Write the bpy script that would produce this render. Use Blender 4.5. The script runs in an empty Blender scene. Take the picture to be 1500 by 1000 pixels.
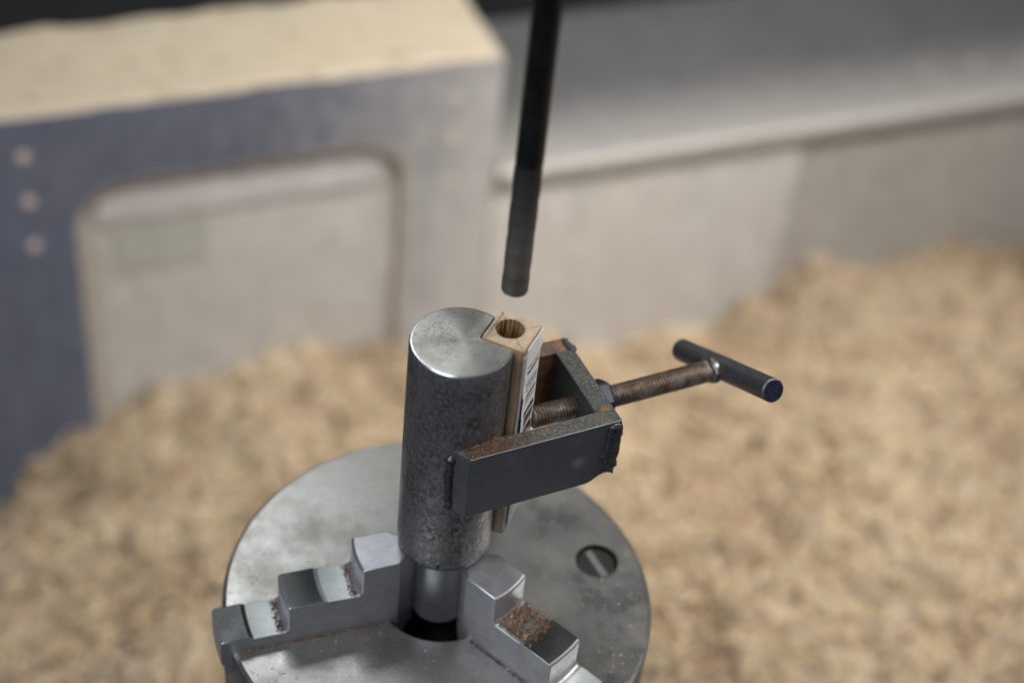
import bpy, bmesh, math, random
from mathutils import Vector, Matrix, noise

random.seed(7)
MM = 0.001
scene = bpy.context.scene
col = scene.collection

# ------------------------------------------------------------------ camera, light, exposure
cam_d = bpy.data.cameras.new("camera")
cam = bpy.data.objects.new("camera", cam_d)
col.objects.link(cam)
CR = Vector((0.99308896, 0.07850144, 0.08724591))
CU = Vector((-0.11736407, 0.66424856, 0.73824083))
CF = Vector((0.0, 0.74337835, -0.66887116))
cam.matrix_world = Matrix(((CR.x, CU.x, -CF.x, 0.0196), (CR.y, CU.y, -CF.y, -0.4972),
                           (CR.z, CU.z, -CF.z, 0.6048), (0, 0, 0, 1)))
cam_d.sensor_width = 36.0
cam_d.lens = 59.72
cam_d.clip_start = 0.02
cam_d.clip_end = 50.0
cam_d.dof.use_dof = True
cam_d.dof.focus_distance = 0.702
cam_d.dof.aperture_fstop = 3.3
cam_d.dof.aperture_blades = 9
scene.camera = cam

world = bpy.data.worlds.new("World")
scene.world = world
world.use_nodes = True
bg = world.node_tree.nodes["Background"]
bg.inputs[0].default_value = (0.80, 0.86, 1.0, 1)
bg.inputs[1].default_value = 0.08


def area(name, loc, target, size, power, color, size_y=None):
    d = bpy.data.lights.new(name, 'AREA')
    d.energy = power
    d.color = color
    d.size = size
    if size_y:
        d.shape = 'RECTANGLE'
        d.size_y = size_y
    o = bpy.data.objects.new(name, d)
    col.objects.link(o)
    o.location = loc
    o.rotation_euler = (Vector(target) - Vector(loc)).to_track_quat('-Z', 'Y').to_euler()
    return o


area("workshop_window_light", (-0.70, -1.05, 1.15), (0, 0.15, 0.0), 1.1, 18, (0.86, 0.93, 1.0), 1.0)
area("ceiling_light", (0.98, 0.42, 0.95), (0.10, 0.25, -0.15), 0.55, 11, (1.0, 0.975, 0.94), 0.55)
area("background_fill_light", (0.36, 0.08, 1.05), (0.11, 0.64, -0.30), 0.28, 3.5, (1.0, 0.965, 0.91), 0.28).data.spread = math.radians(62)  # added, unseen source that brightens the machine and dust behind
area("rear_window_light", (-0.62, 1.25, 1.62), (-0.05, 0.1, 0), 0.75, 8, (0.95, 0.98, 1.0), 0.75)

scene.view_settings.view_transform = 'Standard'
scene.view_settings.look = 'None'
scene.view_settings.exposure = 0.0
scene.view_settings.gamma = 1.0
scene.view_settings.use_curve_mapping = False
scene.render.engine = 'CYCLES'
scene.cycles.use_denoising = True
scene.cycles.max_bounces = 5


# ------------------------------------------------------------------ node helpers
class NT:
    def __init__(self, name):
        self.m = bpy.data.materials.new(name)
        self.m.use_nodes = True
        self.t = self.m.node_tree
        self.b = self.t.nodes["Principled BSDF"]
        tc = self.t.nodes.new("ShaderNodeTexCoord")
        mp = self.t.nodes.new("ShaderNodeMapping")
        mp.inputs["Scale"].default_value = (1000, 1000, 1000)   # millimetres
        self.t.links.new(tc.outputs["Object"], mp.inputs[0])
        self.mm = mp.outputs[0]
        self.tc = tc

    def n(self, kind, **kw):
        nd = self.t.nodes.new(kind)
        for k, v in kw.items():
            setattr(nd, k, v)
        return nd

    def put(self, sock, v):
        if isinstance(v, bpy.types.NodeSocket):
            self.t.links.new(v, sock)
        elif isinstance(v, (tuple, list)):
            sock.default_value = tuple(v) + ((1,) if len(v) == 3 and sock.type == 'RGBA' else ())
        else:
            sock.default_value = v

    def scaled(self, sx, sy, sz, src=None):
        mp = self.n("ShaderNodeMapping")
        mp.inputs["Scale"].default_value = (sx, sy, sz)
        self.t.links.new(src or self.mm, mp.inputs[0])
        return mp.outputs[0]

    def noise(self, scale, detail=4, rough=.6, vec=None, dist=0):
        nd = self.n("ShaderNodeTexNoise")
        nd.inputs["Scale"].default_value = scale
        nd.inputs["Detail"].default_value = detail
        nd.inputs["Roughness"].default_value = rough
        nd.inputs["Distortion"].default_value = dist
        self.t.links.new(vec or self.mm, nd.inputs["Vector"])
        return nd.outputs["Fac"]

    def ramp(self, fac, *stops):
        nd = self.n("ShaderNodeValToRGB")
        cr = nd.color_ramp
        while len(cr.elements) < len(stops):
            cr.elements.new(.5)
        for e, (p, c) in zip(cr.elements, stops):
            e.position = p
            e.color = (c, c, c, 1) if not isinstance(c, (tuple, list)) else tuple(c) + (1,)
        self.t.links.new(fac, nd.inputs[0])
        return nd.outputs[0]

    def mix(self, fac, a, b, mode='MIX'):
        nd = self.n("ShaderNodeMix", data_type='RGBA', blend_type=mode)
        self.put(nd.inputs[0], fac)
        self.put(nd.inputs[6], a)
        self.put(nd.inputs[7], b)
        return nd.outputs[2]

    def math(self, op, a, b=0.0, c=None):
        nd = self.n("ShaderNodeMath", operation=op)
        self.put(nd.inputs[0], a)
        self.put(nd.inputs[1], b)
        if c is not None:
            self.put(nd.inputs[2], c)
        return nd.outputs[0]

    def sep(self, vec=None):
        nd = self.n("ShaderNodeSeparateXYZ")
        self.t.links.new(vec or self.mm, nd.inputs[0])
        return nd.outputs

    def bump(self, h, strength=.3, dist=.0003, normal=None):
        nd = self.n("ShaderNodeBump")
        nd.inputs["Strength"].default_value = strength
        nd.inputs["Distance"].default_value = dist
        self.t.links.new(h, nd.inputs["Height"])
        if normal:
            self.t.links.new(normal, nd.inputs["Normal"])
        self.t.links.new(nd.outputs[0], self.b.inputs["Normal"])
        return nd.outputs[0]

    def set(self, **kw):
        for k, v in kw.items():
            self.put(self.b.inputs[k.replace('_', ' ')], v)
        return self.m


def m_post_side():
    t = NT("blotched_round_bar_steel")
    big = t.noise(.10, 5, .65)
    mid = t.noise(.62, 6, .72, t.scaled(1, 1, .7))
    fine = t.noise(1.9, 3, .7)
    a = t.ramp(mid, (.36, (.056, .052, .052)), (.50, (.16, .153, .156)), (.64, (.34, .328, .335)))
    a = t.mix(t.ramp(big, (.40, 0.0), (.62, .7)), a, (.22, .213, .222))
    a = t.mix(t.math('MULTIPLY', t.ramp(fine, (.54, 0), (.70, .6)), t.ramp(big, (.40, 1.0), (.58, .15))), a, (.030, .026, .024))
    rust = t.noise(.16, 5, .7, t.scaled(1.3, 1.3, .8))
    a = t.mix(t.ramp(rust, (.52, 0), (.72, .55)), a, (.085, .058, .042))
    t.bump(mid, .15, .0002)
    return t.set(Base_Color=a, Metallic=.75, Roughness=t.ramp(mid, (.3, .50), (.7, .36)))


def m_turned():
    t = NT("faced_off_steel")
    s = t.sep()
    rad = t.math('SQRT', t.math('ADD', t.math('MULTIPLY', s[0], s[0]), t.math('MULTIPLY', s[1], s[1])))
    cv = t.n("ShaderNodeCombineXYZ")
    t.put(cv.inputs[0], rad)
    rings = t.noise(1.7, 4, .8, cv.outputs[0])
    blot = t.noise(.12, 5, .6)
    a = t.mix(t.ramp(rings, (.35, 0), (.65, 1)), (.30, .305, .285), (.48, .48, .45))
    a = t.mix(t.ramp(blot, (.45, 0), (.70, .6)), a, (.21, .205, .165))
    sp = t.noise(.9, 3, .8)
    a = t.mix(t.ramp(sp, (.63, 0), (.72, .8)), a, (.17, .10, .06))
    tg = t.n("ShaderNodeTangent", direction_type='RADIAL', axis='Z')
    t.t.links.new(tg.outputs[0], t.b.inputs["Tangent"])
    t.bump(rings, .25, .00008)
    return t.set(Base_Color=a, Metallic=.85, Roughness=.42, Anisotropic=.8)


def m_bright():
    t = NT("bright_machined_edge")
    return t.set(Base_Color=(.62, .63, .66), Metallic=1.0, Roughness=.27)


def m_ground(name, c0, c1, rough, stain=.5, streak=(1, 1, 1)):
    t = NT(name)
    n1 = t.noise(.042, 6, .66)
    n2 = t.noise(.6, 4, .7, t.scaled(*streak))
    n3 = t.noise(.20, 6, .72)
    a = t.mix(t.ramp(n2, (.3, 0), (.7, 1)), c0, c1)
    a = t.mix(t.ramp(n1, (.50, 0), (.68, stain)), a, (.20, .165, .12))
    a = t.mix(t.ramp(n3, (.62, 0), (.70, stain)), a, (.17, .09, .045))
    r = t.ramp(n1, (.35, rough), (.7, min(1, rough + .2)))
    t.bump(n2, .10, .0001)
    return t.set(Base_Color=a, Metallic=.88, Roughness=r)


def m_dark_plate():
    t = NT("dark_mill_scale_steel")
    n1 = t.noise(.08, 5, .6)
    n2 = t.noise(.8, 4, .7, t.scaled(.3, .3, 1.6))
    n3 = t.noise(.30, 6, .75)
    a = t.mix(n2, (.085, .090, .104), (.18, .186, .205))
    a = t.mix(t.ramp(n1, (.52, 0), (.70, .55)), a, (.19, .19, .20))
    a = t.mix(t.ramp(n3, (.64, 0), (.76, .5)), a, (.022, .02, .02))
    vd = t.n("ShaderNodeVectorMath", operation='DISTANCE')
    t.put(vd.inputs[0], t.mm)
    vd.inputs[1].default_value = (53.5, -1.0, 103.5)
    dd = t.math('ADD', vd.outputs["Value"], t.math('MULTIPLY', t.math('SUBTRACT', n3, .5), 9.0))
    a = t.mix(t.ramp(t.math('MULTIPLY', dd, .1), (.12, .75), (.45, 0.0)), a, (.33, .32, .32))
    t.bump(n3, .12, .00015)
    return t.set(Base_Color=a, Metallic=.75, Roughness=t.ramp(n1, (.3, .40), (.7, .55)))


def m_rusty(name, rustiness, dark=(.045, .047, .047), green=(.10, .11, .10)):
    t = NT(name)
    n1 = t.noise(.16, 6, .72)
    n2 = t.noise(.7, 5, .75)
    a = t.mix(t.ramp(n2, (.35, 0), (.7, 1)), dark, green)
    rc = t.mix(n2, (.16, .062, .026), (.26, .145, .07))
    a = t.mix(t.ramp(n1, (rustiness, 0), (rustiness + .14, .9)), a, rc)
    t.bump(n2, .5, .0003)
    return t.set(Base_Color=a, Metallic=.35, Roughness=.68)


def m_thread():
    t = NT("rusty_screw_thread")
    n1 = t.noise(.20, 5, .7)
    n2 = t.noise(1.5, 4, .7)
    a = t.mix(t.ramp(n1, (.35, 0), (.66, 1)), (.15, .088, .055), (.32, .285, .255))
    a = t.mix(t.ramp(n2, (.5, 0), (.75, .7)), a, (.05, .035, .028))
    return t.set(Base_Color=a, Metallic=.65, Roughness=.42)


def m_wood():
    t = NT("pale_hardwood")
    n1 = t.noise(.5, 5, .65, t.scaled(1.6, 1.6, .16), .8)
    n2 = t.noise(3.0, 4, .7, t.scaled(1, 1, .22))
    a = t.ramp(n1, (.28, (.19, .118, .062)), (.52, (.33, .23, .138)), (.75, (.45, .34, .215)))
    a = t.mix(t.ramp(n2, (.55, 0), (.8, .5)), a, (.19, .11, .055))
    s = t.sep()
    # cross-cut saw scores on the side faces, a few millimetres apart
    zz = t.math('ADD', s[2], t.math('MULTIPLY', t.noise(.25, 2, .5), 2.2))
    fr = t.math('FRACT', t.math('MULTIPLY', zz, .27))
    ln = t.math('LESS_THAN', t.math('ABSOLUTE', t.math('SUBTRACT', fr, .5)), .05)
    br = t.ramp(t.noise(.35, 3, .6), (.40, 0), (.62, .75))
    a = t.mix(t.math('MULTIPLY', ln, br), a, (.13, .08, .045))
    t.bump(n2, .25, .0002)
    return t.set(Base_Color=a, Roughness=.68)


def m_wood_end():
    t = NT("end_grain_with_pencil_cross")
    n1 = t.noise(.6, 5, .7, t.scaled(1.0, .45, 1), .7)
    n2 = t.noise(4, 3, .7)
    a = t.ramp(n1, (.28, (.29, .21, .13)), (.55, (.42, .325, .215)), (.78, (.50, .40, .275)))
    a = t.mix(t.ramp(n2, (.58, 0), (.8, .45)), a, (.26, .16, .09))
    s = t.sep()
    w = t.math('MULTIPLY', t.math('SUBTRACT', t.noise(.25, 2, .5), .5), 1.0)
    d1 = t.math('ABSOLUTE', t.math('ADD', t.math('SUBTRACT', s[0], s[1]), w))
    d2 = t.math('ABSOLUTE', t.math('ADD', t.math('ADD', s[0], s[1]), w))
    dm = t.math('MINIMUM', d1, d2)
    edge = t.math('ABSOLUTE', t.math('ADD', s[0], 7.6))
    dm = t.math('MINIMUM', dm, edge)
    ln = t.ramp(t.math('MULTIPLY', dm, 1.0), (.10, .8), (.42, 0.0))
    a = t.mix(ln, a, (.075, .065, .058))
    t.bump(n2, .2, .0002)
    return t.set(Base_Color=a, Roughness=.72)


def m_wood_hole():
    t = NT("scorched_bore_wall")
    n1 = t.noise(1.2, 4, .65, t.scaled(1, 1, .04))
    a = t.ramp(n1, (.40, (.05, .025, .012)), (.50, (.22, .115, .05)), (.62, (.50, .33, .17)))
    return t.set(Base_Color=a, Roughness=.6)


def m_drill():
    t = NT("worn_drill_steel")
    s = t.sep()
    band = t.noise(.14, 3, .6, t.scaled(.05, .05, 1))
    n2 = t.noise(.5, 4, .7)
    a = t.ramp(band, (.30, (.085, .078, .072)), (.52, (.15, .136, .122)), (.75, (.23, .20, .17)))
    a = t.mix(t.ramp(n2, (.5, 0), (.75, .5)), a, (.05, .04, .035))
    up = t.ramp(t.math('MULTIPLY', t.math('ADD', s[2], t.math('MULTIPLY', n2, 8.0)), .014), (.35, 0), (.95, .95))
    a = t.mix(up, a, (.030, .026, .026))
    return t.set(Base_Color=a, Metallic=.45, Roughness=.5)


def m_label():
    t = NT("printed_barcode_paper")
    uv = t.n("ShaderNodeUVMap")
    s = t.sep(uv.outputs[0])
    u, v = s[0], s[1]
    wn = t.n("ShaderNodeTexWhiteNoise", noise_dimensions='1D')
    t.put(wn.inputs["W"], t.math('FLOOR', t.math('MULTIPLY', v, 150.0)))
    bar = t.math('GREATER_THAN', wn.outputs["Value"], .46)
    m = t.math('MULTIPLY', bar, t.math('GREATER_THAN', u, .20))
    m = t.math('MULTIPLY', m, t.math('LESS_THAN', u, .93))
    m = t.math('MULTIPLY', m, t.math('LESS_THAN', v, .88))
    m = t.math('MULTIPLY', m, t.math('GREATER_THAN', v, .30))
    n1 = t.noise(.5, 4, .6)
    a = t.mix(t.ramp(n1, (.4, 0), (.75, .5)), (.80, .79, .79), (.62, .59, .57))
    a = t.mix(m, a, (.02, .02, .025))
    t.bump(t.noise(.35, 3, .6), .35, .0006)
    return t.set(Base_Color=a, Roughness=.36)


def plain(name, c, rough=.6, metal=0.0, var=.25, scale=.3):
    t = NT(name)
    n1 = t.noise(scale, 5, .65)
    a = t.mix(t.ramp(n1, (.3, 0), (.7, 1)), tuple(x * (1 - var) for x in c), tuple(min(1, x * (1 + var)) for x in c))
    t.bump(n1, .15, .0003)
    return t.set(Base_Color=a, Metallic=metal, Roughness=rough)


def m_dust():
    t = NT("sawdust")
    n1 = t.noise(.011, 4, .6)
    n2 = t.noise(.065, 5, .7)
    n3 = t.noise(.3, 4, .75)
    a = t.mix(t.ramp(n2, (.32, 0), (.68, 1)), (.205, .15, .096), (.52, .435, .315))
    a = t.mix(t.ramp(n3, (.52, 0), (.72, .7)), a, (.21, .13, .066))
    a = t.mix(t.ramp(n1, (.42, 0), (.66, .45)), a, (.54, .435, .295))
    n4 = t.noise(.034, 3, .5)
    a = t.mix(t.ramp(n4, (.51, 0), (.66, .8)), a, (.14, .09, .053))
    n5 = t.noise(.0075, 4, .6)
    a = t.mix(t.ramp(n5, (.47, 0), (.62, .75)), a, (.155, .105, .065))
    t.bump(n3, .8, .002)
    return t.set(Base_Color=a, Roughness=.9)


def m_settled():
    t = NT("settled_fine_dust")
    n1 = t.noise(.022, 5, .6)
    n2 = t.noise(.25, 5, .7)
    n3 = t.noise(.035, 5, .72, t.scaled(1, 2.2, 1))
    a = t.mix(t.ramp(n2, (.3, 0), (.7, 1)), (.37, .31, .225), (.47, .405, .31))
    a = t.mix(t.ramp(n1, (.40, 0), (.70, .5)), a, (.39, .32, .215))
    a = t.mix(t.ramp(n3, (.55, 0), (.68, .75)), a, (.17, .12, .07))
    t.bump(n2, .4, .001)
    return t.set(Base_Color=a, Roughness=.92)


def m_chip(name, cols):
    t = NT(name)
    g = t.n("ShaderNodeNewGeometry")
    st = [(i / (len(cols) - 1), c) for i, c in enumerate(cols)]
    a = t.ramp(g.outputs["Random Per Island"], *st)
    return t.set(Base_Color=a, Roughness=.85)


def m_paint(name, c, dusty, rough=.42, metal=.25, grade=None, gradecol=(.46, .42, .37), blotch=1.0):
    t = NT(name)
    n1 = t.noise(.012, 4, .6)
    n2 = t.noise(.06, 5, .65, t.scaled(1, 1, .6))
    n3 = t.noise(.4, 4, .7)
    a = t.mix(t.ramp(n2, (.35, 0), (.7, 1)), tuple(x * .86 for x in c), tuple(x * 1.14 for x in c))
    a = t.mix(t.ramp(n1, (.40, 0), (.66, dusty)), a, (.42, .36, .29))
    a = t.mix(t.ramp(n3, (.62, 0), (.74, dusty * .6)), a, (.30, .23, .16))
    mt = metal
    if grade:                               # graded paler tint: (du, dv, dz, offset) in mm along the machine's own axes
        du, dv, dz, off = grade
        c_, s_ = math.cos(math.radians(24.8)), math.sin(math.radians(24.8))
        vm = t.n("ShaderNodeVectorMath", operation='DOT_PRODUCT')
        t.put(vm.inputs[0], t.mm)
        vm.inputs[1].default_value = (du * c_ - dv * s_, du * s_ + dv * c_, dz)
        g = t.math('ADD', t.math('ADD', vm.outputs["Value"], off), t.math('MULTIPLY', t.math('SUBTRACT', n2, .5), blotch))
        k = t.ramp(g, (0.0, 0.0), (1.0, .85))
        a = t.mix(k, a, gradecol)
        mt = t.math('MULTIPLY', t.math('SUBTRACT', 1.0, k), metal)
    return t.set(Base_Color=a, Roughness=rough, Metallic=mt)


M = dict(
    post=m_post_side(), turned=m_turned(), bright=m_bright(),
    chuck=m_ground("ground_chuck_steel", (.27, .27, .256), (.36, .357, .337), .24, .42),
    chuckside=m_ground("chuck_side_steel", (.16, .165, .18), (.26, .265, .28), .34, .5),
    jaw=m_ground("ground_jaw_steel", (.42, .42, .45), (.55, .55, .585), .36, .35, (.3, 1, 1)),
    plate=m_dark_plate(), rustplate=m_rusty("rust_flecked_bar_steel", .57, (.030, .034, .036), (.085, .095, .092)),
    rustin=m_rusty("rusty_inner_face", .40, (.06, .05, .045), (.10, .085, .075)),
    thread=m_thread(), weld=plain("weld_metal", (.085, .085, .095), .38, .8, .5, .5), weldbright=plain("bright_weld_metal", (.20, .19, .185), .34, .85, .6, .5),
    edge=plain("bare_worn_edge", (.14, .145, .155), .42, .8),     spigot=m_ground("turned_spigot_steel", (.30, .30, .33), (.42, .42, .45), .40, .2), land=m_ground("dark_hardened_land", (.075, .081, .081), (.12, .127, .127), .36, .30), relief=m_ground("bead_blasted_relief", (.76, .82, .79), (.88, .93, .90), .46, .20),
    oxide=m_ground("black_oxide_bar", (.085, .089, .096), (.17, .175, .185), .40, .30),
    nutmat=m_ground("dark_nut_steel", (.028, .032, .042), (.06, .066, .08), .48, .4), barend=plain("blue_reflection_bar_end", (.05, .055, .10), .30, .8, .5, .6),  # the blue reflection on the bar's end face is put into its colour
    wood=m_wood(), woodend=m_wood_end(), hole=m_wood_hole(), label=m_label(),
    tape=plain("grey_wrap_strip", (.34, .35, .38), .35, .1, .25),
    black=plain("black_recess", (.012, .012, .012), .6), screwhead=plain("black_screw", (.018, .018, .017), .5, .4),
    slot=plain("dusty_slot", (.12, .117, .11), .7),
    drill=m_drill(),
    shank=m_ground("black_drill_shank", (.014, .015, .018), (.034, .035, .04), .36, .2),
    dust=m_dust(), settled=m_settled(),
    chip=m_chip("wood_chip", [(.16, .09, .042), (.40, .28, .16), (.55, .42, .27), (.30, .19, .10), (.62, .49, .33), (.45, .33, .20)]),
    rustgrain=m_chip("reddish_dust_grain", [(.06, .027, .013), (.13, .055, .025), (.20, .105, .052), (.045, .022, .012), (.10, .045, .02), (.38, .25, .125)]),
    greygrain=m_chip("pale_dust_grain", [(.55, .45, .28), (.30, .26, .18), (.62, .55, .38), (.16, .13, .10), (.45, .36, .22)]),
    housing=m_paint("blue_grey_housing_paint", (.135, .155, .215), .08, grade=(.0040, 0, -.0012, .34), gradecol=(.50, .47, .43)),  # tint turns paler to the right and lower down
    inner=m_paint("pale_inner_panel", (.48, .45, .415), .2, .6, 0),
    bed=m_paint("grey_bed_steel", (.16, .16, .163), .1, .42, .45, grade=(0, -.0082, 0, -.06), gradecol=(.38, .355, .325), blotch=.35),  # gradient paints the reflected brightening towards the lip, along with dust there
    bedface=m_paint("pale_bed_face", (.52, .49, .455), .12, .5, 0),
    bedshade=m_paint("shaded_bed_face", (.36, .335, .31), .12, .5, 0),  # bed face paint darkened to stand in for shade on the right
    olive=m_paint("olive_cover_paint", (.40, .39, .35), .2, .55, 0), lilac=m_paint("pale_lilac_rail_paint", (.50, .465, .47), .3, .55, 0),
    worn=m_paint("worn_bare_edge", (.42, .365, .31), .4, .5, .1),
    bedbolt=plain("dusty_bed_bolt", (.36, .315, .265), .7, 0, .2), bolt=plain("dust_filled_bolt", (.47, .40, .345), .75, 0, .2),
    wall=plain("dark_machine_back", (.020, .021, .024), .7, 0, .2, .02),
)


# ------------------------------------------------------------------ object helpers (coordinates in mm, world frame)
def tag(o, label=None, cat=None, group=None, kind=None):
    for k, v in (("label", label), ("category", cat), ("group", group), ("kind", kind)):
        if v:
            o[k] = v
    return o


def thing(name, base, label, cat, group=None):
    o = bpy.data.objects.new(name, None)
    o.empty_display_size = .01
    col.objects.link(o)
    o.location = Vector(base) * MM
    return tag(o, label, cat, group)


def wloc(o):
    v = Vector((0, 0, 0))
    while o:
        v += o.location
        o = o.parent
    return v


def mesh(name, verts, faces, mats, parent=None, origin=None, smooth=False, bevel=0, fmat=None, seg=2, auto=None):
    """verts in world mm. With a parent the object sits at `origin` (world mm, default parent's base)."""
    pl = wloc(parent) if parent else Vector((0, 0, 0))
    ol = Vector(origin) * MM if origin is not None else pl
    me = bpy.data.meshes.new(name)
    me.from_pydata([tuple(Vector(v) * MM - ol) for v in verts], [], faces)
    if not isinstance(mats, (list, tuple)):
        mats = [mats]
    for m in mats:
        me.materials.append(m)
    if fmat:
        for p, k in zip(me.polygons, fmat):
            p.material_index = k
    bm = bmesh.new()
    bm.from_mesh(me)
    bmesh.ops.recalc_face_normals(bm, faces=bm.faces)
    bm.to_mesh(me)
    bm.free()
    if smooth:
        for p in me.polygons:
            p.use_smooth = True
        if auto:
            me.set_sharp_from_angle(angle=math.radians(auto))
    o = bpy.data.objects.new(name, me)
    col.objects.link(o)
    o.location = ol - pl
    o.parent = parent
    if bevel:
        md = o.modifiers.new("bevel", 'BEVEL')
        md.width = bevel * MM
        md.segments = seg
        md.limit_method = 'ANGLE'
        md.angle_limit = math.radians(35)
    return o


def frame(ang, o=(0, 0, 0), k=1.0):
    a = math.radians(ang)
    e = Vector((math.cos(a), math.sin(a), 0))
    n = Vector((-math.sin(a), math.cos(a), 0))
    o = Vector(o)
    return lambda u, v, z: o + (e * u + n * v + Vector((0, 0, z))) * k


def boxv(F, u0, u1, v0, v1, z0, z1):
    vs = [F(u, v, z) for z in (z0, z1) for v in (v0, v1) for u in (u0, u1)]
    fs = [(0, 1, 3, 2), (4, 6, 7, 5), (0, 4, 5, 1), (2, 3, 7, 6), (0, 2, 6, 4), (1, 5, 7, 3)]
    return vs, fs


def prism(F, pts, v0, v1):
    """pts: outline in (u,z); extruded along v."""
    n = len(pts)
    vs = [F(u, v0, z) for u, z in pts] + [F(u, v1, z) for u, z in pts]
    fs = [tuple(range(n)), tuple(range(2 * n - 1, n - 1, -1))]
    fs += [(i, (i + 1) % n, n + (i + 1) % n, n + i) for i in range(n)]
    return vs, fs


def lathe(prof, seg=96, c=(0, 0)):
    vs, fs = [], []
    for r, z in prof:
        for k in range(seg):
            a = 2 * math.pi * k / seg
            vs.append((c[0] + r * math.cos(a), c[1] + r * math.sin(a), z))
    for i in range(len(prof) - 1):
        for k in range(seg):
            k2 = (k + 1) % seg
            fs.append((i * seg + k, i * seg + k2, (i + 1) * seg + k2, (i + 1) * seg + k))
    return vs, fs


def axis_rod(p0, p1, rings, seg=32, wob=None):
    """rod along p0->p1; rings: list of (t_mm, radius[, fn(angle)->radius])."""
    p0, p1 = Vector(p0), Vector(p1)
    d = (p1 - p0).normalized()
    x = d.orthogonal().normalized()
    y = d.cross(x)
    vs, fs = [], []
    for t, r in rings:
        for k in range(seg):
            a = 2 * math.pi * k / seg
            rr = r(a) if callable(r) else r
            vs.append(p0 + d * t + (x * math.cos(a) + y * math.sin(a)) * rr)
    for i in range(len(rings) - 1):
        for k in range(seg):
            k2 = (k + 1) % seg
            fs.append((i * seg + k, i * seg + k2, (i + 1) * seg + k2, (i + 1) * seg + k))
    fs.append(tuple(range(seg - 1, -1, -1)))
    fs.append(tuple(range((len(rings) - 1) * seg, len(rings) * seg)))
    return vs, fs


def blob(name, c, r, mat, parent, sc=(1, 1, 1), seed=0, amp=.25, rings=14, seg=20, F=None):
    vs, fs = [], []
    for i in range(rings + 1):
        th = math.pi * i / rings
        for k in range(seg):
            ph = 2 * math.pi * k / seg
            d = Vector((math.sin(th) * math.cos(ph), math.sin(th) * math.sin(ph), math.cos(th)))
            q = r * (1 + amp * noise.noise(d * 1.9 + Vector((seed * 3.1, seed * 1.7, 0))))
            l = Vector((d.x * sc[0], d.y * sc[1], d.z * sc[2])) * q
            vs.append(Vector(c) + (F(l.x, l.y, l.z) - F(0, 0, 0) if F else l))
    for i in range(rings):
        for k in range(seg):
            k2 = (k + 1) % seg
            fs.append((i * seg + k, i * seg + k2, (i + 1) * seg + k2, (i + 1) * seg + k))
    return mesh(name, vs, fs, mat, parent, smooth=True)


# ------------------------------------------------------------------ setting: machine behind, sawdust
FM = frame(24.8, (-12.8, 677.7, -332.6), 1.55)        # u along the machine front, v away from the camera, z up

o = mesh("background_wall", *boxv(FM, -900, 1400, 330, 345, -300, 235), M['wall'])
tag(o, kind="structure")
o = mesh("floor", *boxv(FM, -700, 1200, -700, 330, -225, -215), M['wall'])
tag(o, kind="structure")

# blue-grey housing with the rounded opening
hs = thing("machine_housing", FM(-170, 36, -200), "blue grey machine housing with rounded rectangular opening, sawdust lying on top", "machine housing")


def rrect(u0, u1, z0, z1, r, n=8):
    pts = []
    for cu, cz, a0 in ((u1 - r, z1 - r, 0), (u0 + r, z1 - r, 90), (u0 + r, z0 + r, 180), (u1 - r, z0 + r, 270)):
        for k in range(n + 1):
            a = math.radians(a0 + 90 * k / n)
            pts.append((cu + r * math.cos(a), cz + r * math.sin(a)))
    return pts


def plate_with_opening(F, U0, U1, Z0, Z1, hole, v0, v1):
    n = len(hole)
    cu = sum(p[0] for p in hole) / n
    cz = sum(p[1] for p in hole) / n
    outer = []
    for u, z in hole:                      # ray from the centre to the outer rectangle
        du, dz = u - cu, z - cz
        t = min(((U1 - cu) / du if du > 1e-6 else (U0 - cu) / du if du < -1e-6 else 1e9),
                ((Z1 - cz) / dz if dz > 1e-6 else (Z0 - cz) / dz if dz < -1e-6 else 1e9))
        outer.append((cu + du * t, cz + dz * t))
    # snap nearest points to the true corners
    for cu_, cz_ in ((U0, Z0), (U0, Z1), (U1, Z0), (U1, Z1)):
        i = min(range(n), key=lambda k: (outer[k][0] - cu_) ** 2 + (outer[k][1] - cz_) ** 2)
        outer[i] = (cu_, cz_)
    R = 5.0
    rings = [(outer, v0), ([(u + (u - cu) / abs((u - cu) or 1) * 0, z) for u, z in outer], v0)]
    vs, fs = [], []
    off = lambda k: [(u, z) for u, z in grow(hole, k)]
    loops = [(outer, v1), (outer, v0), (off(R), v0), (off(R * .62), v0 + R * .08), (off(R * .29), v0 + R * .29), (off(R * .08), v0 + R * .62), (hole, v0 + R), (hole, v1)]
    for lp, v in loops:
        vs += [F(u, v, z) for u, z in lp]
    for i in range(len(loops) - 1):
        for k in range(n):
            k2 = (k + 1) % n
            fs.append((i * n + k, i * n + k2, (i + 1) * n + k2, (i + 1) * n + k))
    return vs, fs


def grow(pts, d):
    n = len(pts)
    out = []
    for i in range(n):
        a, b = pts[i - 1], pts[(i + 1) % n]
        tx, tz = b[0] - a[0], b[1] - a[1]
        l = math.hypot(tx, tz) or 1
        out.append((pts[i][0] + tz / l * d, pts[i][1] - tx / l * d))
    return out


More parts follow.
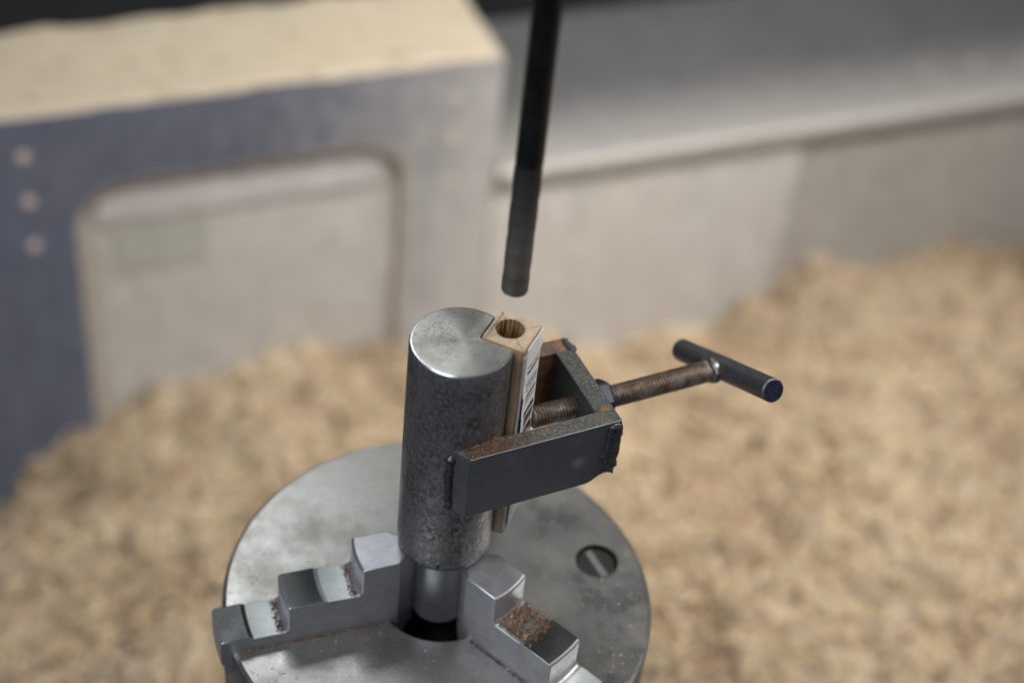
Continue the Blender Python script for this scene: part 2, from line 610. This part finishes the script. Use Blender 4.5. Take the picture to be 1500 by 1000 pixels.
hole = rrect(-222, -53, -120, 71, 24)
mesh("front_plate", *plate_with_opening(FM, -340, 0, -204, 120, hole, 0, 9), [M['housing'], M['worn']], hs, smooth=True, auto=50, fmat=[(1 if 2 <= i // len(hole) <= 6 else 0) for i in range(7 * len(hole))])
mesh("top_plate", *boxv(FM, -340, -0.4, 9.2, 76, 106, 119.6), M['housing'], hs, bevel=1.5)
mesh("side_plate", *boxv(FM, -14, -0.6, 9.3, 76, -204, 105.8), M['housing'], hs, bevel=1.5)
mesh("inner_panel", *boxv(FM, -339, -14.3, 9.2, 16, -204, 105.7), M['inner'], hs)
mesh("inner_rail", *boxv(FM, -216, -59, 6.5, 9.1, 44, 68), M['lilac'], hs, bevel=2)
mesh("inner_cover", *boxv(FM, -207, -158, 8.0, 9.1, 8, 43.6), M['olive'], hs, bevel=2)
for u in (-248.4, -25.7):
    for z in (98.4, 71, 43.3):
        pr = [(0, 4.9), (1.8, 4.9), (2.4, 4.2), (2.4, 2.7), (1.6, 2.4), (1.8, 0.1)]
        mesh("bolt", *axis_rod(FM(u, .1, z), FM(u, -5, z), pr, 20), M['bolt'], hs, origin=FM(u, 0, z), smooth=True, auto=40)

# pale bed to the right
bd = thing("machine_bed", FM(210, 70, -200), "long pale grey machine bed with overhanging lip behind the sawdust on the right", "machine bed")
mesh("bed_top", *boxv(FM, 1.5, 640, -3, 150, 33, 47), M['bed'], bd, bevel=9, seg=5)
mesh("front_panel", *boxv(FM, 1.7, 199.9, 3, 12, -204, 32.6), M['bedface'], bd, bevel=3)
mesh("front_panel", *boxv(FM, 200.1, 640, 4.5, 14, -204, 32.7), M['bedshade'], bd, bevel=3)
for u in (296, 333, 370):
    pr = [(0, 4.0), (3.4, 4.0), (4.2, 3.3), (4.2, 2.1), (2.8, 1.8), (3.0, .1)]
    mesh("bolt", *axis_rod(FM(u, 33, 46.6), FM(u, 33, 60), pr, 20), M['bedbolt'], bd, origin=FM(u, 33, 47), smooth=True, auto=40)


# sawdust lies well below the chuck and banks up against the machine
CP = [FM(u, 0, z) for u, z in ((-340, -150), (-286, -141), (-260, -109), (-232, -93), (-184, -72), (-120, -68), (-60, -72), (-26, -70),
                               (30, -80), (93, -101), (157, -108), (190, -88), (223, -70), (311, -76), (393, -82), (520, -84))]
CP += [FM(u, 26, z) for u, z in ((-340, -165), (-184, -80), (-60, -80), (93, -108), (223, -82), (393, -90))]
CP += [Vector(p) for p in ((-250, 120, -330), (-120, 200, -320), (0, 250, -315), (120, 250, -310), (250, 220, -315), (380, 220, -335), (-330, 240, -370), (-220, 330, -385),
                           (-60, 420, -375), (90, 480, -385), (170, 560, -410), (260, 480, -350), (360, 560, -360), (480, 640, -390), (480, 420, -350), (620, 500, -370), (300, 350, -320),
                           (150, 380, -340), (0, 60, -330), (300, 60, -360), (-300, 0, -370), (500, 100, -380), (0, -200, -400), (800, 300, -400), (-500, 100, -420), (800, 700, -420))]


def dust_z(x, y):
    sw = sz = 0
    for p in CP:
        d2 = (p.x - x) ** 2 + (p.y - y) ** 2 + 150
        w = 1 / d2 ** 1.6
        sw += w
        sz += w * p.z
    v = Vector((x, y, 0))
    return sz / sw + 13 * noise.noise(v / 110) + 10 * noise.noise(v / 46 + Vector((4, 2, 0)))


def behind(x, y):                          # distance past the machine's front, mm
    a = math.radians(24.8)
    return -(x + 12.8) * math.sin(a) + (y - 677.7) * math.cos(a)


def dust_fine(x, y):
    v = Vector((x, y, 3))
    c = noise.noise(v / 27 + Vector((9, 1, 0)))
    return 15.0 * c + 10.0 * noise.noise(v / 13) + 4.6 * noise.noise(v / 6.8) + 1.8 * noise.noise(v / 3.6)


def build_heap():
    st = 3.4
    vs, fs, idx = [], [], {}
    coarse = {}

    def cz(x, y):                          # bilinear over an 8 mm lattice keeps the script quick
        gx, gy = math.floor(x / 8), math.floor(y / 8)
        fx_, fy = x / 8 - gx, y / 8 - gy

        def g(i, j):
            if (i, j) not in coarse:
                coarse[i, j] = dust_z(i * 8, j * 8)
            return coarse[i, j]
        return (g(gx, gy) * (1 - fx_) + g(gx + 1, gy) * fx_) * (1 - fy) + (g(gx, gy + 1) * (1 - fx_) + g(gx + 1, gy + 1) * fx_) * fy
    for j in range(int(1120 / st)):
        for i in range(int(1240 / st)):
            x, y = -500 + i * st, -120 + j * st
            if behind(x, y) > 20:
                continue
            idx[i, j] = len(vs)
            vs.append((x, y, cz(x, y) + dust_fine(x, y)))
    for (i, j) in idx:
        q = [(i, j), (i + 1, j), (i + 1, j + 1), (i, j + 1)]
        if all(k in idx for k in q):
            fs.append(tuple(idx[k] for k in q))
    return vs, fs, cz


hv, hf, heap_z = build_heap()
o = mesh("sawdust_heap", hv, hf, M['dust'], smooth=True)
tag(o, "deep tan sawdust heaped below the chuck and against the machine", "sawdust", kind="stuff")


def chips(name, n, place, size, mat, label, cat="sawdust", thick=.25):
    """n thin slivers, each a tapered flake with its own tilt: real geometry, one object."""
    vs, fs = [], []
    for _ in range(n):
        q = place()
        if q is None:
            continue
        p, up = q
        L = random.uniform(*size)
        W = L * random.uniform(.25, .7)
        T = L * thick
        a = random.uniform(0, 6.283)
        t = Vector((math.cos(a), math.sin(a), random.uniform(-.45, .45))).normalized()
        s = up.cross(t).normalized()
        t2 = s.cross(up).normalized() if abs(t.dot(up)) > .8 else t
        k = t2.cross(s)
        b = len(vs)
        c = p + up * T * .3
        vs += [c - t2 * L / 2 - s * W * .3, c - t2 * L * .4 + s * W / 2, c + t2 * L / 2 + s * W * .25, c + t2 * L * .45 - s * W / 2,
               c + k * T + t2 * L * random.uniform(-.2, .2)]
        fs += [(b, b + 1, b + 4), (b + 1, b + 2, b + 4), (b + 2, b + 3, b + 4), (b + 3, b, b + 4), (b + 3, b + 2, b + 1, b)]
    o = mesh(name, vs, fs, mat)
    tag(o, label, cat, kind="stuff")
    return o


UP = Vector((0, 0, 1))


def on_heap():
    x, y = random.uniform(-400, 680), random.uniform(40, 900)
    if behind(x, y) > -2:
        return None
    return Vector((x, y, heap_z(x, y) + dust_fine(x, y))), Vector((random.uniform(-.5, .5), random.uniform(-.5, .5), 1)).normalized()


chips("wood_chips", 40000, on_heap, (2.4, 10), M['chip'], "loose wood chips strewn over the sawdust heap")


# sawdust lying on the housing
def layer(name, u0, u1, v0, v1, zb, h, label, edge):
    st = 2.2
    nu, nv = int((u1 - u0) / st), int((v1 - v0) / st)
    vs, fs = [], []
    for j in range(nv + 1):
        for i in range(nu + 1):
            u = u0 + (u1 - u0) * i / nu
            v = v0 + (v1 - v0) * j / nv
            q = Vector((u, v, 7))
            d = min((u - u0), (u1 - u), (v - v0), (v1 - v)) + 1.2 * noise.noise(q / 12)
            k = max(0, min(1, d / edge))
            k = k ** .6
            back = max(0, (v - v1 + 26) / 26)
            hh = h * (1 + .25 * noise.noise(q / 40) + .18 * noise.noise(q / 14)) + .25 * noise.noise(q / 4) + back * h * .9 * noise.noise(Vector((u / 30, 0, 5)))
            vs.append(FM(u, v, zb + (-.5 if k <= 0 else k * max(.35 * h, hh))))
    for j in range(nv):
        for i in range(nu):
            b = j * (nu + 1) + i
            fs.append((b, b + 1, b + nu + 2, b + nu + 1))
    o = mesh(name, vs, fs, M['settled'], smooth=True)
    return tag(o, label, "sawdust", kind="stuff")


layer("sawdust_layer", -338, -1.0, .2, 75, 120, 3.2, "thick layer of sawdust lying on top of the housing", 2.5)

# ------------------------------------------------------------------ three-jaw chuck
ck = thing("lathe_chuck", (0, 0, -345), "round steel three jaw chuck facing up above the sawdust", "chuck")
prof = [(27.6, -60), (27.6, -1.0), (28.6, 0), (95.6, 0), (97.2, -1.2), (97.7, -3.0), (97.7, -34), (95.5, -36), (95.5, -42), (97.7, -44), (97.7, -84), (95.5, -86)]
cv_, cf_ = lathe(prof, 160)
body = mesh("chuck_body", cv_, cf_, [M['chuck'], M['chuckside'], M['black']], ck, smooth=True, auto=30,
            fmat=[(2 if i == 0 else 0 if i < 4 else 1) for i in range(len(prof) - 1) for _ in range(160)])
# counterbore for the face screw
SX, SY = 71.1, 29.5
cutv, cutf = axis_rod((SX, SY, -7), (SX, SY, 5), [(0, 10.0), (12, 10.0)], 48)
cut = mesh("cutter", cutv, cutf, M['black'])
sol = body.modifiers.new("bore", 'BOOLEAN')
sol.operation = 'DIFFERENCE'
sol.solver = 'EXACT'
sol.object = cut
# close the body so that the boolean sees a solid
bm = bmesh.new()
bm.from_mesh(body.data)
bm.verts.ensure_lookup_table()
N = len(prof) - 1
for k in range(160):
    k2 = (k + 1) % 160
    f = bm.faces.new((bm.verts[k], bm.verts[N * 160 + k], bm.verts[N * 160 + k2], bm.verts[k2]))
    f.material_index = 1
bmesh.ops.recalc_face_normals(bm, faces=bm.faces)
bm.to_mesh(body.data)
bm.free()
dg = bpy.context.evaluated_depsgraph_get()
new = bpy.data.meshes.new_from_object(body.evaluated_get(dg))
body.modifiers.clear()
body.data = new
for p in new.polygons:
    p.use_smooth = True
new.set_sharp_from_angle(angle=math.radians(30))
bpy.data.objects.remove(cut)

mesh("spindle", *axis_rod((0, 0, -345), (0, 0, -85.5), [(0, 62), (200, 62), (203, 88), (259.5, 88)], 96), M['chuckside'], ck, smooth=True, auto=30)
mesh("bore_plug", *axis_rod((0, 0, -62), (0, 0, -58), [(0, 27.4), (4, 27.4)], 64), M['black'], ck)
sc = mesh("screw", *axis_rod((SX, SY, -7), (SX, SY, 0), [(0, 9.3), (4.4, 9.3), (5.0, 8.7)], 40), M['screwhead'], ck, origin=(SX, SY, -7), smooth=True, auto=30)
mesh("screw_slot", *boxv(frame(-58, (SX, SY, 0)), -8.2, 8.2, -1.7, 1.7, -2.6, -1.7), M['slot'], sc, bevel=.2)


def jaw_mesh():
    HW = 10.0
    ys = [-HW + 2 * HW * k / 12 for k in range(13)]
    T, Rr = 'tip', 'rad'
    pf = [(T, 0, -14), (T, 0, 36.6), (T, .9, 37.5),
          (Rr, 30, 37.5), (Rr, 39.6, 37.5), (Rr, 40.7, 36.6), (Rr, 40.7, 22.9), (Rr, 42.0, 21.0), (Rr, 44.0, 21.2), (Rr, 55.5, 21.5), (Rr, 57.5, 22.5),
          (Rr, 71.9, 22.5), (Rr, 73, 21.6), (Rr, 73, 8.3), (Rr, 74.3, 6.4), (Rr, 76.3, 6.6), (Rr, 88.0, 6.9), (Rr, 90, 8.0), (Rr, 101.4, 8.0), (Rr, 102.5, 7.0),
          (Rr, 102.5, -7), (Rr, 101, -7.5), (Rr, 101, -14)]
    vs, fs = [], []
    for y in ys:
        for k, r, z in pf:
            x = 12.15 + abs(y) * 1.05 + r if k == T else math.sqrt(r * r - y * y)
            vs.append((x, y, z))
    n = len(pf)
    for j in range(len(ys) - 1):
        for i in range(n):
            i2 = (i + 1) % n
            fs.append((j * n + i, j * n + i2, (j + 1) * n + i2, (j + 1) * n + i))
    fs.append(tuple(range(n)))
    fs.append(tuple((len(ys) - 1) * n + i for i in range(n - 1, -1, -1)))
    me = bpy.data.meshes.new("jaw")
    me.from_pydata([tuple(c * MM for c in v) for v in vs], [], fs)
    for k_ in ('jaw', 'land', 'relief'):
        me.materials.append(M[k_])
    for p in me.polygons:
        i = p.index % n
        if p.index < n * (len(ys) - 1):
            p.material_index = 1 if i in (10, 16, 17) else 2 if i in (8, 15) else 0
    bm = bmesh.new()
    bm.from_mesh(me)
    bmesh.ops.recalc_face_normals(bm, faces=bm.faces)
    bm.to_mesh(me)
    bm.free()
    for p in me.polygons:
        p.use_smooth = True
    me.set_sharp_from_angle(angle=math.radians(28))
    return me


jm = jaw_mesh()
for a in (203.2, 323.2, 83.2):
    j = bpy.data.objects.new("jaw", jm)
    col.objects.link(j)
    j.parent = ck
    j.location = (0, 0, 345 * MM)
    j.rotation_euler = (0, 0, math.radians(a))
    md = j.modifiers.new("bevel", 'BEVEL')
    md.width = .55 * MM
    md.segments = 2
    md.limit_method = 'ANGLE'
    md.angle_limit = math.radians(50)

# ------------------------------------------------------------------ drilling fixture: post, bracket, screw and handle
fx = thing("drilling_fixture", (0, 0, -8), "steel post with welded side bracket and T handle clamp screw, gripped in the chuck", "clamp fixture")
PHI = math.radians(26)
R, R0 = 21.0, 7.4
tt = (-2 * R0 * math.cos(math.pi / 4) + math.sqrt(2 * R0 * R0 + 4 * (R * R - R0 * R0))) / 2


def section(r):
    """round bar section with the V groove, radius r"""
    ap = Vector((R0 * math.cos(PHI), R0 * math.sin(PHI)))
    t = (-2 * R0 * math.cos(math.pi / 4) + math.sqrt(2 * R0 * R0 + 4 * (r * r - R0 * R0))) / 2
    pn = [ap + t * Vector((math.cos(PHI + s * math.pi / 4), math.sin(PHI + s * math.pi / 4))) for s in (-1, 1)]
    a0 = math.atan2(pn[1].y, pn[1].x)
    a1 = math.atan2(pn[0].y, pn[0].x) + 2 * math.pi
    n = 120
    pts = [(r * math.cos(a0 + (a1 - a0) * k / n), r * math.sin(a0 + (a1 - a0) * k / n)) for k in range(n + 1)]
    pts += [tuple(pn[0] + (ap - pn[0]) * k / 6) for k in range(1, 6)] + [tuple(ap)] + [tuple(ap + (pn[1] - ap) * k / 6) for k in range(1, 6)]
    return pts


def post_mesh():
    lv = [(20.0, 154.5), (20.35, 154.42), (20.75, 154.0), (21.0, 153.3)] + [(21.0, z) for z in (140, 120, 100, 80, 60, 44)] + [(20.7, 39.6), (19.9, 38.0)]
    vs, fs, fm = [], [], []
    for r, z in lv:
        vs += [(x, y, z) for x, y in section(r)]
    n = len(section(21))
    fs.append(tuple(range(n)))
    fm.append(1)
    for i in range(len(lv) - 1):
        for k in range(n):
            k2 = (k + 1) % n
            fs.append((i * n + k, i * n + k2, (i + 1) * n + k2, (i + 1) * n + k))
            fm.append(2 if i < 3 and k < 120 else 0)
    fs.append(tuple(range(len(lv) * n - 1, (len(lv) - 1) * n - 1, -1)))
    fm.append(0)
    return vs, fs, fm


pv, pf_, pm = post_mesh()
mesh("post", pv, pf_, [M['post'], M['turned'], M['bright']], fx, origin=(0, 0, 38), smooth=True, auto=32, fmat=pm)
mesh("spigot", *axis_rod((0, 0, -8), (0, 0, 40), [(0, 11.0), (1.2, 12.1), (47, 12.1)], 64), M['spigot'], fx, smooth=True, auto=35)
mesh("scribe_mark", *boxv(frame(-92), 20.0, 20.95, -.45, .45, 40.2, 46), M['black'], fx)

FB = frame(28.9)
# side plates: the near one has a torch-cut lower corner
near = [(-4.8, 80), (51.5, 80), (54, 81.0), (57, 83.2), (60, 84.0), (62.5, 83.2), (64.2, 81.5), (64.2, 114), (-4.8, 114)]
nv_, nf_ = prism(FB, near, -26.5, -18.6)
for q in (9, 9 + 8):                       # the welded end is cut on the skew
    nv_[q] = nv_[q] - (FB(4.2, 0, 0))
npl = mesh("side_plate", nv_, nf_, [M['plate'], M['edge']], fx, bevel=.3)
npl.modifiers["bevel"].material = 1
mesh("side_plate", *boxv(FB, -4.8, 64.0, 20.4, 28.4, 80, 113.6), [M['rustin']], fx, bevel=.5)
mesh("end_plate", *boxv(FB, 55.6, 64.35, -18.5, 20.3, 80.3, 113.8), [M['rustplate']], fx, bevel=.6)
# top skins of rust and dust-bitten steel are the plates' own sawn edges
mesh("sawn_edge", *boxv(FB, -4.4, 63.6, -25.9, -19.0, 113.7, 114.12), [M['rustplate']], fx, bevel=.15)
# weld beads
def bead(name, pts, r, mat, seed=0, flat=None, step=.45, rip=.22):
    """a run of weld: a rippled, lumpy tube along pts"""
    P = [Vector(p) for p in pts]
    path = []
    for a, b in zip(P, P[1:]):
        n = max(2, int((b - a).length / step))
        path += [a + (b - a) * i / n for i in range(n)]
    path.append(P[-1])
    d = (P[-1] - P[0]).normalized()
    x = (flat - d * flat.dot(d)).normalized() if flat else d.orthogonal().normalized()
    y = d.cross(x)
    vs, fs, seg = [], [], 16
    for i, p in enumerate(path):
        s_ = i * step
        end = min(1, (i + .3) / 4, (len(path) - 1 - i + .3) / 4) ** .5
        lump = 1 + .30 * noise.noise(Vector((s_ / 4.5, seed, 0)))
        q = p + x * .5 * noise.noise(Vector((s_ / 5, seed, 4))) + y * .7 * noise.noise(Vector((s_ / 5, seed, 8)))
        for k in range(seg):
            a = 2 * math.pi * k / seg
            ph = (s_ + .9 * math.cos(a)) / 1.5
            rr = r * end * lump * (1 + rip * (abs(math.sin(math.pi * ph)) - .5) + .18 * noise.noise(Vector((s_ / 2, k * .8, seed))))
            vs.append(q + (x * math.cos(a) * (.55 if flat else 1) + y * math.sin(a)) * rr)
    for i in range(len(path) - 1):
        for k in range(seg):
            k2 = (k + 1) % seg
            fs.append((i * seg + k, i * seg + k2, (i + 1) * seg + k2, (i + 1) * seg + k))
    fs += [tuple(range(seg)), tuple(range((len(path) - 1) * seg, len(path) * seg))]
    return mesh(name, vs, fs, mat, fx, smooth=True)


bead("weld_bead", [FB(-9.0, -18.0, 111), FB(-9.4, -18.1, 96), FB(-8.2, -18.6, 78.5)], 1.9, M['weld'], 1)
bead("weld_bead", [FB(62.0, -26.3, 113), FB(60.6, -26.3, 98), FB(58.8, -26.3, 85)], 3.2, M['weld'], 2, FB(0, 1, 0), rip=.3)
bead("weld_bead", [FB(63.2, -26.3, 104), FB(62.6, -26.3, 86)], 2.0, M['weld'], 3, FB(0, 1, 0), rip=.3)
bead("weld_bead", [FB(63.2, 18, 113.0), FB(62.6, 28, 112.8)], 2.0, M['rustplate'], 4)
bead("weld_bead", [FB(56, -18.7, 113.3), FB(63, -18.6, 113.3)], 1.6, M['rustin'], 5)

# hex nut
ZS = 100.2
hexp = []
c0, c1 = FB(64.5, -.2, ZS), FB(72.0, -.2, ZS)


def hexr(s):
    return lambda a: s / math.cos(((a + .2) % (math.pi / 3)) - math.pi / 6)


mesh("nut", *axis_rod(c0, c1, [(0, hexr(8.3)), (6.4, hexr(8.3)), (7.5, lambda a: min(8.9, hexr(8.3)(a)) * .93)], 48), M['nutmat'], fx, smooth=True, auto=25)

# threaded clamp screw
s0, s1 = FB(35.2, -.3, ZS), FB(126.0, -.3, ZS + .6)
LS = (s1 - s0).length
pitch = 1.5


def thr(t):
    def f(a):
        ph = (t / pitch - a / (2 * math.pi)) % 1.0
        tri = abs(ph * 2 - 1)
        fade = min(1, t / 2, max(0, (LS - 4 - t) / 3))
        return 5.0 - 1.0 * fade * max(0, min(1, tri * 1.25 - .12))
    return f


rg = [(i * LS / 420, thr(i * LS / 420)) for i in range(421)]
rg = [(0, 3.4)] + [(t + .6 if t == 0 else t, f) for t, f in rg[3:]]
mesh("clamp_screw", *axis_rod(s0, s1, rg, 28), M['thread'], fx, smooth=True, auto=60)

# T handle
hc = FB(128.6, -.4, 101.2)
a_ = math.radians(28.9)
nn = Vector((-math.sin(a_), math.cos(a_), 0))
hw = (-nn * math.cos(.49) + Vector((0, 0, math.sin(.49)))).normalized()
h0, h1 = hc - hw * 35.5, hc + hw * 43.2
hl = (h1 - h0).length
hb = mesh("handle_bar", *axis_rod(h0, h1, [(0, 4.6), (.7, 5.25), (hl - .6, 5.25), (hl, 4.75)], 48), M['oxide'], fx, smooth=True, auto=35)
mesh("bar_end", *axis_rod(h1 - hw * .2, h1 + hw * .12, [(0, 4.6), (.32, 4.55)], 40), M['barend'], hb, smooth=True, auto=35)
e_ = FB(1, 0, 0)
up2 = hw.cross(e_).normalized()
ringp = [hc - e_ * 4.6 + (hw * math.cos(k * math.pi / 8) * 5.2 + up2 * math.sin(k * math.pi / 8) * 4.4) for k in range(17)]
vs_, fs_ = [], []
for i in range(17):                        # fillet weld round the screw, where it meets the bar
    c = ringp[i]
    out = (c - (hc - e_ * 4.6)).normalized()
    for k in range(10):
        a = 2 * math.pi * k / 10
        rr = 2.0 * (1 + .35 * noise.noise(Vector((math.cos(i * math.pi / 8) * 2, math.sin(i * math.pi / 8) * 2, k * .15))))
        vs_.append(c + (out * math.cos(a) + e_ * math.sin(a) * 1.15) * rr)
for i in range(16):
    for k in range(10):
        fs_.append((i * 10 + k, i * 10 + (k + 1) % 10, (i + 1) * 10 + (k + 1) % 10, (i + 1) * 10 + k))
mesh("weld_bead", vs_, fs_, M['weldbright'], fx, smooth=True)

# ------------------------------------------------------------------ wooden blank
BC = Vector((19.2, 8.3, 0))
FW = frame(-19.5, BC)
wb = thing("wooden_blank", (BC.x, BC.y, 48), "square pale wooden blank with a drilled hole and barcode wrap, held in the post's groove", "wood blank")


def blank():
    S, c = 9.3, .55
    hx, hy, hr = -1.3, 1.0, 5.9
    n = 64
    out = []
    corners = [(S, S), (-S, S), (-S, -S), (S, -S)]
    for k in range(n):
        a = 2 * math.pi * (k + .5) / n
        d = (math.cos(a), math.sin(a))
        t = S / max(abs(d[0]), abs(d[1]))
        x, y = d[0] * t, d[1] * t
        # clip corners
        if abs(x) + abs(y) > 2 * S - c:
            q = (2 * S - c) / (abs(x) + abs(y))
            x, y = x * q, y * q
        out.append((x, y))
    inn = [(hx + hr * math.cos(2 * math.pi * (k + .5) / n), hy + hr * math.sin(2 * math.pi * (k + .5) / n)) for k in range(n)]
    loops = [(out, 48), (out, 155.1), ([(x * .975, y * .975) for x, y in out], 155.5), ([(hx + (x - hx) * 1.05, hy + (y - hy) * 1.05) for x, y in inn], 155.5), (inn, 155.2), (inn, 95)]
    vs, fs, fm = [], [], []
    for lp, z in loops:
        vs += [FW(x, y, z) for x, y in lp]
    for i in range(len(loops) - 1):
        for k in range(n):
            k2 = (k + 1) % n
            fs.append((i * n + k, i * n + k2, (i + 1) * n + k2, (i + 1) * n + k))
            fm.append((0, 0, 1, 1, 2)[i])
    fs.append(tuple(range(n - 1, -1, -1)))
    fm.append(0)
    fs.append(tuple((len(loops) - 1) * n + k for k in range(n)))
    fm.append(2)
    return vs, fs, fm


bv, bf, bfm = blank()
bo = mesh("blank_body", bv, bf, [M['wood'], M['woodend'], M['hole']], None, fmat=bfm, smooth=True, auto=30)
# give it its own rotated frame so that grain and pencil lines follow the blank
bo.data.transform(Matrix.Translation(-(BC * MM + Vector((0, 0, .048)))))
bo.data.transform(Matrix.Rotation(math.radians(19.5), 4, 'Z'))
bo.parent = wb
bo.rotation_euler = (0, 0, math.radians(-19.5))


def wrap():
    """printed wrap on the outer right face, its lower half torn loose"""
    nu, nv = 14, 90
    vs, fs, uv = [], [], []
    for j in range(nv + 1):
        v = j / nv
        z = 50 + 104.2 * v
        for i in range(nu + 1):
            u = i / nu
            y = -6.3 + 15.9 * u
            q = Vector((u * 2.2, v * 9, 0))
            lift = .25 + .55 * max(0, noise.noise(q)) + .25 * abs(noise.noise(q * 3.1))
            if v < .80:
                lift += .9 * (1 - u) ** 2 * min(1, (.80 - v) * 14) * (1 + .6 * noise.noise(Vector((v * 22, 0, 3))))
            if v > .80:
                y += max(0, .8 - u) * 1.8 * (v - .80) / .2 * .4
            y += .5 * noise.noise(Vector((0, v * 26, 5))) * (1 - u)
            vs.append(FW(9.3 + lift, y, z))
            uv.append((u, v))
    for j in range(nv):
        for i in range(nu):
            b = j * (nu + 1) + i
            fs.append((b, b + 1, b + nu + 2, b + nu + 1))
    return vs, fs, uv


lv_, lf_, luv = wrap()
lo = mesh("barcode_label", lv_, lf_, M['label'], wb, smooth=True)
ul = lo.data.uv_layers.new(name="UVMap")
for lp in lo.data.loops:
    ul.data[lp.index].uv = luv[lp.vertex_index]
so = lo.modifiers.new("solid", 'SOLIDIFY')
so.thickness = .12 * MM
tag(lo, "creased white barcode wrap, torn at the lower edge")
mesh("wrap_strip", *boxv(FW, 9.32, 9.62, -9.0, -5.6, 50, 152), M['tape'], wb, bevel=.1)

# ------------------------------------------------------------------ drill bit
DX, DY, DZ = 18.2, 9.8, 173.6
db = thing("drill_bit", (DX, DY, DZ), "long dark round drill bit hanging point down above the hole in the blank", "drill bit")
RD = 5.35


def flute(z):
    tw = z / 34.0 * 2 * math.pi

    def f(a):
        k = max(0.0, math.cos(2 * (a - tw)) - .15) / .85
        return RD * (1 - .03 * k ** 1.3)
    return f


rings = [(0, .15), (.5, 1.2), (1.6, 3.4), (2.5, lambda a: flute(2.5)(a) * .96)]
rings += [(3 + i * 1.0, flute(3 + i)) for i in range(0, 62)]
mesh("fluted_body", *axis_rod((DX, DY, DZ), (DX, DY, DZ + 100), rings, 48), M['drill'], db, smooth=True, auto=55)
mesh("shank", *axis_rod((DX, DY, DZ + 63.9), (DX, DY, DZ + 400), [(0, 5.0), (.8, RD), (300, RD + .05)], 48), M['shank'], db, smooth=True, auto=35)


# ------------------------------------------------------------------ loose grains on the metal
def in_disc(r0, r1, z, ok=lambda x, y: True):
    def f():
        for _ in range(20):
            r = math.sqrt(random.uniform(r0 * r0, r1 * r1))
            a = random.uniform(0, 6.283)
            x, y = r * math.cos(a), r * math.sin(a)
            if ok(x, y):
                return Vector((x, y, z)), UP
        return None
    return f


def not_groove(x, y):
    du = x * math.cos(PHI) + y * math.sin(PHI)
    dv = -x * math.sin(PHI) + y * math.cos(PHI)
    return not (du > R0 - .6 and abs(dv) < du - R0 + .8)


chips("sawdust_grains", 1100, in_disc(0, 19.5, 154.5, not_groove), (.15, .6), M['greygrain'], "pale dust specks on the turned top of the post")


def clump():
    for _ in range(30):
        x, y = random.gauss(-8, 4.5), random.gauss(4, 4.2)
        if math.hypot(x, y) < 19:
            return Vector((x, y, 154.5)), UP
    return None


chips("sawdust_grains", 170, clump, (.2, .7), M['rustgrain'], "reddish crumbs of dust near the middle of the post's top")


def on_plate_left():
    u = min(22, max(-4.3, random.gauss(5, 8)))
    v = random.uniform(-26.2, -18.7)
    p = FB(u, v, 114.15 + abs(random.gauss(0, .35)))
    return p, UP


chips("sawdust_grains", 2600, on_plate_left, (.16, .7), M['rustgrain'], "reddish brown dust heaped on the near plate beside the post")


def on_plate():
    return FB(random.uniform(8, 63.8), random.uniform(-26.2, -18.8), 114.15), UP


chips("sawdust_grains", 1500, on_plate, (.10, .38), M['greygrain'], "pale dust speckling the top edge of the near plate")


def on_end():
    v = random.uniform(-26, 26)
    return FB(random.uniform(56, 64), v, 113.85 if v < 20 else 113.7), UP


chips("sawdust_grains", 900, on_end, (.10, .38), M['greygrain'], "dust speckling the bracket's end plate and its corners")


def in_nook():
    u = random.uniform(-2, 9)
    v = -18.2 + abs(random.gauss(0, 1.6))
    p = FB(u, v, 0)
    r = math.hypot(p.x, p.y)
    if r < 21.1:
        p = p * (21.3 / r)
    p.z = 112.6 + random.uniform(0, 3.2)
    return p, UP


chips("sawdust_grains", 700, in_nook, (.3, 1.4), M['rustgrain'], "rusty dust packed in the corner between post and near plate")


def jaw_ok(x, y):
    for a in (203.2, 323.2, 83.2):
        c, s = math.cos(math.radians(a)), math.sin(math.radians(a))
        if x * c + y * s > 0 and abs(-x * s + y * c) < 10.6:
            return False
    return math.hypot(x - SX, y - SY) > 10.5


chips("sawdust_grains", 1300, in_disc(29.5, 95, 0, jaw_ok), (.2, 1.3), M['chip'], "sawdust crumbs scattered over the face of the chuck")


def jaw_spot(ang, x0, x1, z, pile=0):
    c, s = math.cos(math.radians(ang)), math.sin(math.radians(ang))

    def f():
        x = random.uniform(x0, x1)
        y = random.uniform(-9, 9)
        h = pile * max(0, 1 - abs(x - (x0 + x1) / 2 + 2) / (x1 - x0) * 1.8) * random.random()
        return Vector((x * c - y * s, x * s + y * c, z + h)), UP
    return f


chips("sawdust_grains", 2600, jaw_spot(323.2, 41.2, 65, 21.5, 2.6), (.3, 1.2), M['rustgrain'], "brown dust piled on the middle step of the right jaw")
chips("sawdust_grains", 130, jaw_spot(203.2, 41.2, 44.6, 21.2, .6), (.4, 1.5), M['rustgrain'], "brown dust in the inner corner of the left jaw's middle step")
chips("sawdust_grains", 130, jaw_spot(203.2, 73.4, 77, 6.7, .6), (.4, 1.5), M['rustgrain'], "brown dust in the inner corner of the left jaw's lowest step")


def along_jaw(ang, side):
    c, s = math.cos(math.radians(ang)), math.sin(math.radians(ang))

    def f():
        x = random.uniform(29, 94)
        y = side * (10.2 + abs(random.gauss(0, .5)))
        return Vector((x * c - y * s, x * s + y * c, .05)), UP
    return f


chips("sawdust_grains", 500, along_jaw(203.2, 1), (.3, 1.0), M['rustgrain'], "line of brown dust along the foot of the left jaw")
chips("sawdust_grains", 400, along_jaw(323.2, -1), (.3, 1.0), M['rustgrain'], "line of brown dust along the foot of the right jaw")
